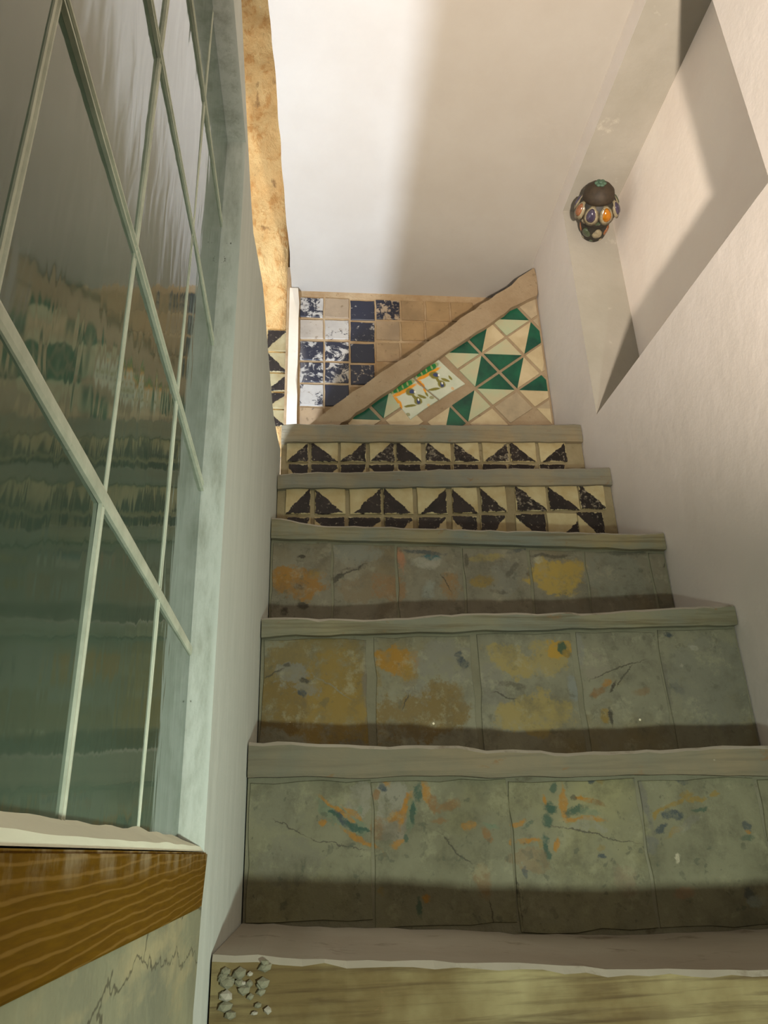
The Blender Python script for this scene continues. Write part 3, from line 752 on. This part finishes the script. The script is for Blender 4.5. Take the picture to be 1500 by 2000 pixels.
def zp(x, y): return px2(660 + 0.3 * x, 560 + 0.3 * y, YPn)
def node(i, j): return (935 + 160 * i + 115 * j, 440 - 108 * i + 118 * j)
ctr = lambda P: (sum(p[0] for p in P) / len(P), sum(p[1] for p in P) / len(P))
lc0, lc1 = zp(0, 880), zp(1130, 105)
def clip_all(P):
    P = clip(P, (-3, zl6 + 0.001), (3, zl6 + 0.001))
    P = clip(P, (XR - 0.012, -3), (XR - 0.012, 9)) if P else P
    a, b = lc1, lc0
    P = clip(P, a, b) if P else P
    return P
def shrink(P, d):
    c = ctr(P); out = []
    for p in P:
        v = Vector(c) - Vector(p); out.append(tuple(Vector(p) + v.normalized() * d))
    return out
def split_tile(i, j, horiz, first, second):
    """first = top or left half material, second = bottom or right"""
    n00, n10, n11, n01 = (zp(*node(i, j)), zp(*node(i + 1, j)), zp(*node(i + 1, j + 1)), zp(*node(i, j + 1)))
    quad = shrink([n00, n10, n11, n01], 0.008 + 0.002 * R.random())
    a00, a10, a11, a01 = quad
    if horiz: halves = ([a00, a11, a10], first), ([a00, a01, a11], second)
    else: halves = ([a00, a01, a10], first), ([a10, a01, a11], second)
    bm = bmesh.new(); mats = []; ok = False
    pr = R.uniform(0.003, 0.005)
    for P, mt in halves:
        A = sum(P[t][0] * P[(t + 1) % 3][1] - P[(t + 1) % 3][0] * P[t][1] for t in range(3))
        if A < 0: P = P[::-1]
        P = clip_all(P)
        P = [p for t, p in enumerate(P) if (Vector(p) - Vector(P[t - 1])).length > 1e-4]
        if len(P) < 3: continue
        area = abs(sum(P[t][0] * P[(t + 1) % len(P)][1] - P[(t + 1) % len(P)][0] * P[t][1] for t in range(len(P)))) / 2
        if area < 2e-4: continue
        mats.append(M[mt]); prism_xz(bm, P, YPn - pr, YPn + 0.004, 0.0, len(mats) - 1); ok = True
    if ok: child(obj('tile', bm, mats), par)
    else: bm.free()
cells = [(0, 0, 1, 'creamg', 'green'), (0, 1, 0, 'green', 'cream'), (-1, 1, 1, 'green', 'creamg'), (-1, 0, 0, 'creamg', 'green'), (0, -1, 0, 'green', 'cream'),
         (-1, -1, 1, 'green', 'creamg'), (1, -1, 1, 'green', 'creamg'), (1, 0, 0, 'cream', 'green'), (1, 1, 0, 'cream', 'worn'), (0, 2, 1, 'green', 'cream'),
         (-1, 2, 1, 'worn', 'worn'), (-2, 1, 0, 'green', 'creamg'), (-2, 2, 1, 'cream', 'worn'), (-3, 1, 0, 'cream', 'green'), (-4, -1, 0, 'green', 'creamg'),
         (-5, -1, 1, 'green', 'cream'), (-4, 0, 1, 'cream', 'cream'), (2, -1, 0, 'worn', 'worn'), (0, 3, 1, 'worn', 'cream'), (2, 0, 0, 'worn', 'worn')]
for c in cells: split_tile(*c)

# two painted tiles with leaf sprays and a green dog-tooth border
def leaf_mat():
    k = NT('painted_leaf_glaze'); p = k.pos()
    a = k.noise(p, 9, 4, 0.6)
    k_ = k.mix(k.mapr(a, 0.35, 0.65), srgb(186, 188, 168), srgb(170, 176, 154))
    flat = k.scalev(p, (1, 0, 1))
    nz = k.noise(flat, 30, 4, 0.6, 'Color'); s = k.n('ShaderNodeVectorMath', operation='SUBTRACT'); k.l(nz, s.inputs[0]); s.inputs[1].default_value = (.5, .5, .5)
    d = k.n('ShaderNodeVectorMath', operation='SCALE'); k.l(s.outputs[0], d.inputs[0]); d.inputs[3].default_value = 0.012
    pd = k.scalev(k.addv(flat, d.outputs[0]), (1, 0, 1))
    LG, LO, LB, LD = srgb(30, 110, 52), srgb(206, 136, 26), srgb(46, 58, 96), srgb(112, 106, 40)
    bl = []
    for ox, oy in ((0, 0), (155, -108)):
        bl += [(430 + ox, 682 + oy, 96, 13, -33, LO), (416 + ox, 658 + oy, 98, 20, -33, LG)]
        for t in range(5): bl.append((356 + 32 * t + ox, 698 - 20 * t + oy, 6, 14, -14, srgb(150, 150, 96), .85))
        bl += [(385 + ox, 750 + oy, 28, 11, 30, LO), (408 + ox, 780 + oy, 9, 22, -10, LO), (372 + ox, 735 + oy, 14, 10, 0, LO)]
        bl += [(470 + ox, 690 + oy, 30, 24, 30, LD), (480 + ox, 688 + oy, 16, 12, 20, LB), (520 + ox, 748 + oy, 26, 24, 0, LD), (522 + ox, 752 + oy, 12, 16, 0, LB), (545 + ox, 720 + oy, 30, 9, 20, LD), (470 + ox, 780 + oy, 40, 8, -10, LD), (495 + ox, 725 + oy, 10, 22, -30, LD), (575 + ox, 705 + oy, 7, 18, -30, LD), (500 + ox, 690 + oy, 7, 7, 0, srgb(216, 214, 200)), (524 + ox, 742 + oy, 5, 8, 0, srgb(216, 214, 200))]
        bl += [(455 + ox, 835 + oy, 14, 10, 0, LD, .7), (590 + ox, 775 + oy, 10, 10, 0, LO, .5)]
    col = k_
    for x, y, rx, ry, ang, cc, *op in bl:
        ux, uz, urx, urz, ar = px_blob(660 + .3 * x, 560 + .3 * y, .3 * rx, .3 * ry, ang, YPn)
        mp = k.n('ShaderNodeMapping', vector_type='TEXTURE'); k.l(pd, mp.inputs[0])
        mp.inputs['Location'].default_value = (ux, 0, uz); mp.inputs['Rotation'].default_value = (0, ar, 0); mp.inputs['Scale'].default_value = (urx, 1, urz)
        ln = k.n('ShaderNodeVectorMath', operation='LENGTH'); k.l(mp.outputs[0], ln.inputs[0])
        col = k.mix(k.mapr(ln.outputs['Value'], 1.15, 0.85, 0, op[0] if op else 1.0), col, cc)
    return k.done(col, 0.3, 0.45)
LM = leaf_mat()
for Q in ([(334, 690), (486, 600), (650, 745), (470, 868)], [(494, 594), (652, 478), (826, 638), (660, 738)]):
    P = [zp(*p) for p in Q]
    P = P[::-1]
    bm = bmesh.new(); prism_xz(bm, clip_all(ragged(P, 0.06, 0.002, 8)), YPn - 0.0062, YPn + 0.004, 0.002)
    t = obj('tile', bm, LM); child(t, par); t['label'] = 'white tile painted with leaf sprays and green border'

# ------------------------------------------------------------------ blue chipped tiles on the back wall
blue_me = square_mesh('tile', 0.1 * S, M['blue_tile'])
colx = [(586, 631), (635, 681), (685, 731), (735, 780), (784, 828), (832, 877), (881, 924)]
rowy = [(583, 620), (626, 662), (668, 704), (709, 747), (752, 793), (797, 836)]
glz = [[.50, .06, .86, .55, .05, .0, .0], [.10, .40, .74, .05, .05, .0, .0], [.66, .58, .86, .04, .0, 0, 0], [.58, .52, .68, .0, 0, 0, 0], [.34, .98, .3, 0, 0, 0, 0], [.1, .2, 0, 0, 0, 0, 0]]
bare = [[.0, .75, .0, .7, .95, 1, 1], [.35, .1, .1, .8, 1, 1, 1], [0, .05, .25, .9, 1, 1, 1], [0, .2, .5, 1, 1, 1, 1], [.05, .9, 1, 1, 1, 1, 1], [.9, 1, 1, 1, 1, 1, 1]]
for j, (y0, y1) in enumerate(rowy):
    for i, (x0, x1) in enumerate(colx):
        dy = (3 if i == 2 else 0) + i * 1.5 * (1 if j == 0 else 0.6)
        if (y0 + y1) / 2 > 836 - (x0 - 596) * 0.62 + 40: continue         # wholly behind the coping
        put_tile(blue_me, x0, x1, y0 + dy, y1 + dy, YB, wall_back, 0, (glz[j][i], bare[j][i]), proud=0.002)
# half-glazed tiles on the foot of the stone wall, left of the post
for j, (y0, y1, qd, ex) in enumerate([(646, 686, ULc, .5), (690, 727, LLc, .5), (731, 764, LRc, .5), (768, 798, ULc, .55), (802, 832, LLc, .4)]):
    for x0, x1 in ((522, 561), (478, 517), (434, 473), (390, 429), (346, 385)):
        put_tile(half_me, x0, x1, y0, y1, YR - 0.004, wall_far, qd, (ex, 0.2), proud=0.002)

# ------------------------------------------------------------------ window in the partition
win = empty('window_1', W((XG, 0.4, 0.5))); structure(win)
def glass_mat():
    k = NT('dark_green_rippled_glass'); p = k.pos()
    rip = k.noise(k.scalev(p, (1, 16, 5)), 2.2, 2, 0.4, dist=0.5)
    big = k.noise(k.scalev(p, (1, 5, 1.6)), 1.7, 3, 0.5)
    fil = k.noise(p, 2.2, 4, 0.6)
    col = k.mix(k.mapr(fil, 0.35, 0.65), srgb(74, 94, 80), srgb(56, 74, 62))
    k.bump(k.math('ADD', rip, k.math('MULTIPLY', big, 1.5)), 0.10, 0.004)
    k.b.inputs['IOR'].default_value = 1.75
    return k.done(col, 0.06, 0.5)
GM = glass_mat()
cols_y = [WY0 + 0.003, 0.07, 0.2755, 0.472, 0.681, WY1 - 0.001]
rows_z = [WZ0 + 0.004, 0.2185, 0.427, 0.648, 0.860, WZ1 - 0.001]
for a, b in zip(cols_y, cols_y[1:]):
    for c_, d in zip(rows_z, rows_z[1:]):
        bm = bmesh.new(); tx = R.uniform(-0.0012, 0.0012); tz = R.uniform(-0.0010, 0.0010)
        vs = add_box(bm, (XG - 0.006, a + 0.001, c_ + 0.001), (XG, b - 0.001, d - 0.001))
        for v in vs:
            v.co.x += tx * ((v.co.y / S - a) / (b - a) - .5) + tz * (((v.co.z - H) / S - c_) / (d - c_) - .5)
        child(obj('pane', bm, GM), win)
def bar_mat():
    k = NT('pale_green_grey_paint'); p = k.pos()
    a = k.noise(p, 40, 5, 0.65)
    col = k.mix(k.mapr(a, 0.35, 0.65), srgb(182, 186, 168), srgb(160, 165, 147))
    col = k.mix(k.mapr(k.noise(p, 26, 5, 0.7), 0.68, 0.74, 0, .7), col, srgb(120, 126, 106))
    k.bump(a, 0.3, 0.002)
    return k.done(col, 0.6, 0.4)
BM_ = bar_mat()
def came(horizontal, c, a, b):
    """glazing bar: shallow rounded profile proud of the glass, fixed across c from a to b"""
    bm = bmesh.new(); h = 0.0060 if horizontal else 0.0042; N = 16
    t = 0.0024 if horizontal else 0.0014
    prof = [(-h, -0.001), (-h * 0.95, t * .6), (-h * 0.5, t), (h * 0.5, t), (h * 0.95, t * .6), (h, -0.001)]
    if not horizontal or c > 0.3:           # a groove down the middle of the lead
        prof = [(-h, -0.001), (-h * 0.9, t), (-h * 0.55, t), (-h * 0.3, t * .15), (h * 0.3, t * .15), (h * 0.55, t), (h * 0.9, t), (h, -0.001)]
    rings = []
    for i in range(N + 1):
        s = a + (b - a) * i / N
        w = noise.noise((s * 9, c * 17, 4 if horizontal else 8)) * 0.0011
        rings.append([bm.verts.new(W((XG + x, s, c + u + w) if horizontal else (XG + x, c + u + w, s))) for u, x in prof])
    for A, B in zip(rings, rings[1:]):
        for i in range(len(prof)): bm.faces.new((A[i], A[(i + 1) % len(prof)], B[(i + 1) % len(prof)], B[i]))
    bm.faces.new(rings[0]); bm.faces.new(rings[-1][::-1])
    child(obj('glazing_bar', bm, BM_), win)
for z in rows_z[1:-1]: came(True, z, WY0 + 0.002, WY1 - 0.002)
for y in cols_y[1:-1]: came(False, y, WZ0 + 0.002, WZ1 - 0.002)
# putty wedge between the sill board and the glass
bm = bmesh.new(); rg = []
for i in range(61):
    y = WY0 + 0.002 + (WY1 - WY0 - 0.004) * i / 60
    wv = noise.noise((y * 14, 5, 0)) * 0.004
    rg.append([bm.verts.new(W(p)) for p in ((XL - 0.0005, y, 0.0062), (XL - 0.004, y, 0.0115 + wv * 0.4), (XG + 0.006, y, 0.0195 + wv), (XG + 0.0005, y, 0.0225 + wv), (XG + 0.0005, y, 0.0062))])
for A, B in zip(rg, rg[1:]):
    for i in range(5): bm.faces.new((A[i], A[(i + 1) % 5], B[(i + 1) % 5], B[i]))
bm.faces.new(rg[0]); bm.faces.new(rg[-1][::-1])
M['putty'] = plaster('white_putty', srgb(222, 226, 205), srgb(204, 208, 188))
pt = obj('putty', bm, M['putty']); child(pt, win); pt['label'] = 'thick white putty along the foot of the glass'

# wooden sill board
def wood_mat():
    k = NT('varnished_orange_wood'); p = k.pos()
    # elongated grain leaning across the board
    mp = k.n('ShaderNodeMapping'); k.l(p, mp.inputs[0]); mp.inputs['Rotation'].default_value = (math.radians(-13), 0, 0); mp.inputs['Scale'].default_value = (1, 1.2, 10)
    wv = k.n('ShaderNodeTexWave', bands_direction='Z', wave_profile='SIN'); k.l(mp.outputs[0], wv.inputs['Vector'])
    wv.inputs['Scale'].default_value = 5.5; wv.inputs['Distortion'].default_value = 5.0; wv.inputs['Detail'].default_value = 4; wv.inputs['Detail Scale'].default_value = 1.2
    fine = k.noise(k.scalev(p, (1, 10, 90)), 4, 4, 0.6)
    col = k.mix(k.mapr(fine, 0.3, 0.7), srgb(96, 68, 4), srgb(82, 56, 3))
    col = k.mix(k.mapr(wv.outputs['Fac'], 0.80, 0.97, 0, 0.5), col, srgb(128, 98, 48))
    sx = k.n('ShaderNodeSeparateXYZ'); k.l(p, sx.inputs[0])
    lime = k.math('MULTIPLY', k.mapr(sx.outputs[2], -0.012, 0.003), k.mapr(k.noise(k.scalev(p, (1, 1, 0.6)), 30, 5, 0.65), 0.46, 0.66))
    col = k.mix(k.math('MULTIPLY', lime, 0.7), col, srgb(150, 136, 108))
    k.bump(wv.outputs['Fac'], 0.12, 0.002)
    return k.done(col, 0.65, 0.12)
bm = bmesh.new()
E0, E1 = 0.884, 0.858
pr = [(XL + 0.0045, 0.0052), (XL + 0.0045, -0.0445), (XL - 0.04, -0.0435), (XL - 0.04, 0.0052)]
A = [bm.verts.new(W((x, WY0 + 0.004, z))) for x, z in pr]; B = [bm.verts.new(W((x, E0 if z > -0.01 else E1, z))) for x, z in pr]
bm.faces.new(A); bm.faces.new(B[::-1])
for i in range(4): bm.faces.new((A[i], A[(i + 1) % 4], B[(i + 1) % 4], B[i]))
bmesh.ops.bevel(bm, geom=bm.edges[:], offset=0.0012, segments=2, affect='EDGES')
sill = obj('window_sill', bm, wood_mat())
tag(sill, 'orange-brown varnished wooden sill board beneath the leaded window', 'window sill')

# ------------------------------------------------------------------ mosaic lantern in the niche
def mat_plain(name, c, rough, metal=0.0, spec=0.5):
    k = NT(name); p = k.pos(); a = k.noise(p, 60, 4, 0.6)
    col = k.mix(k.mapr(a, 0.35, 0.65), c, tuple(x * 0.6 for x in c)); k.bump(a, 0.3, 0.002)
    k.b.inputs['Metallic'].default_value = metal
    return k.done(col, rough, spec)
LS = 0.90
LC = W((1.084, 2.137, 2.228))
lan = empty('lantern', LC)
tag(lan, 'small mosaic glass lantern with brown cap in the wall niche', 'lantern')
world_up = Vector((0, 0, 1)); tocam = (W((0, 0, 0)) - LC).normalized()
axis = ((Vector((-_up.x * 0, 0, 0)) + cy) * math.cos(math.radians(46)) + tocam * math.sin(math.radians(46)) + cx * 0.10).normalized()
rot = axis.to_track_quat('Z', 'X')
prof = [(0.0, -0.138), (0.032, -0.138), (0.047, -0.124), (0.058, -0.092), (0.061, -0.062), (0.058, -0.046), (0.066, -0.038), (0.078, -0.020), (0.085, 0.004), (0.083, 0.026), (0.072, 0.050), (0.060, 0.064)]
capp = [(0.054, 0.056), (0.064, 0.060), (0.065, 0.072), (0.061, 0.092), (0.046, 0.110), (0.028, 0.122), (0.0, 0.126)]
def lathe(prof, n=32):
    bm = bmesh.new(); rings = []
    for r, z in prof:
        if r < 1e-6: rings.append([bm.verts.new((0, 0, z * S))])
        else: rings.append([bm.verts.new((r * S * math.cos(2 * math.pi * i / n), r * S * math.sin(2 * math.pi * i / n), z * S)) for i in range(n)])
    for a, b in zip(rings, rings[1:]):
        for i in range(n):
            j = (i + 1) % n
            if len(a) == 1: bm.faces.new((a[0], b[j], b[i]))
            elif len(b) == 1: bm.faces.new((a[i], a[j], b[0]))
            else: bm.faces.new((a[i], a[j], b[j], b[i]))
    return bm
lan.scale = (LS, LS, LS); lan.rotation_mode = 'QUATERNION'; lan.rotation_quaternion = rot @ Matrix.Rotation(0.30, 3, 'Z').to_quaternion()
bpy.context.view_layer.update()
obj('body', lathe(prof), mat_plain('dark_grout_metal', srgb(42, 38, 28), 0.6), lan, smooth=True)
cp_ = obj('cap', lathe(capp), mat_plain('brown_cap_metal', srgb(58, 46, 30), 0.7, 0.1), lan, smooth=True); cp_['label'] = 'dark brown domed cap'
bm = bmesh.new()
for i in range(7):
    r = bmesh.ops.create_icosphere(bm, subdivisions=2, radius=0.008)
    an = i * math.tau / 6
    off = Vector((math.cos(an) * 0.010, math.sin(an) * 0.010, 0)) if i < 6 else Vector((0, 0, 0.004))
    for v in r['verts']: v.co = Vector((v.co.x, v.co.y, v.co.z * 0.6)) + off + Vector((0, 0, 0.126 * S))
fin = obj('finial', bm, mat_plain('verdigris_finial', srgb(72, 98, 78), 0.6), lan, smooth=True); fin['label'] = 'green rosette finial on the cap'
GLS = {n: mat_plain(n, c, 0.12, 0, 0.6) for n, c in (('amber_glass', srgb(168, 104, 8)), ('violet_glass', srgb(66, 58, 76)), ('white_glass', srgb(148, 136, 108)), ('green_glass', srgb(72, 82, 60)), ('rose_glass', srgb(140, 90, 58)))}
def petal(th, zc, rc, slope, w, h, mat, bulge=0.008, name='glass_piece'):
    """almond-shaped bead set into the body at angle th"""
    bm = bmesh.new(); n = 14; cen = bm.verts.new((0, bulge, 0)); r1 = []; r2 = []
    for i in range(n):
        a = math.tau * i / n; x = math.cos(a) * w * (1 - 0.22 * math.sin(a)); z = math.sin(a) * h
        r1.append(bm.verts.new((x * .62, bulge * .72, z * .62))); r2.append(bm.verts.new((x, -0.002, z)))
    for i in range(n):
        j = (i + 1) % n
        bm.faces.new((cen, r1[i], r1[j])); bm.faces.new((r1[i], r2[i], r2[j], r1[j]))
    bm.faces.new(r2)
    # local Y out along the surface normal, Z up along the body
    T = Matrix.Rotation(th - math.pi / 2, 4, 'Z') @ Matrix.Translation((0, rc * S, zc * S)) @ Matrix.Rotation(slope, 4, 'X')
    bmesh.ops.transform(bm, matrix=T, verts=bm.verts[:])
    return obj(name, bm, mat, lan, smooth=True)
mats7 = ['amber_glass', 'violet_glass', 'rose_glass', 'violet_glass', 'amber_glass', 'violet_glass', 'green_glass', 'white_glass']
for i in range(8):
    th = i * math.tau / 8
    petal(th, 0.026, 0.081, 0.42, 0.0235, 0.030, GLS['white_glass'], 0.004)
    petal(th, 0.027, 0.083, 0.42, 0.0172, 0.0235, GLS[mats7[i]], 0.0075)
    petal(th + math.tau / 16, -0.012, 0.080, -0.45, 0.011, 0.010, GLS[['white_glass', 'green_glass'][i % 2]], 0.004)
for i in range(7):
    petal(i * math.tau / 7 + 0.2, -0.082, 0.0555, -0.25, 0.018, 0.021, GLS[['white_glass', 'rose_glass', 'green_glass'][i % 3]], 0.005)
for i in range(7):
    petal(i * math.tau / 7 + 0.65, -0.120, 0.046, -0.75, 0.009, 0.007, GLS[['green_glass', 'white_glass'][i % 2]], 0.003)
# iron bracket from the lantern's back to the niche jamb
bm = bmesh.new()
p0 = LC; p1 = Vector((LC.x + 0.02, NY1 * S, LC.z + 0.02))
d = (p1 - p0); r = bmesh.ops.create_cone(bm, segments=10, radius1=0.006, radius2=0.006, depth=d.length, cap_ends=True)
bmesh.ops.transform(bm, matrix=Matrix.Translation((p0 + p1) / 2) @ d.to_track_quat('Z', 'Y').to_matrix().to_4x4(), verts=r['verts'])
child(obj('bracket', bm, mat_plain('iron_bracket', srgb(50, 46, 40), 0.6, 0.5)), lan)
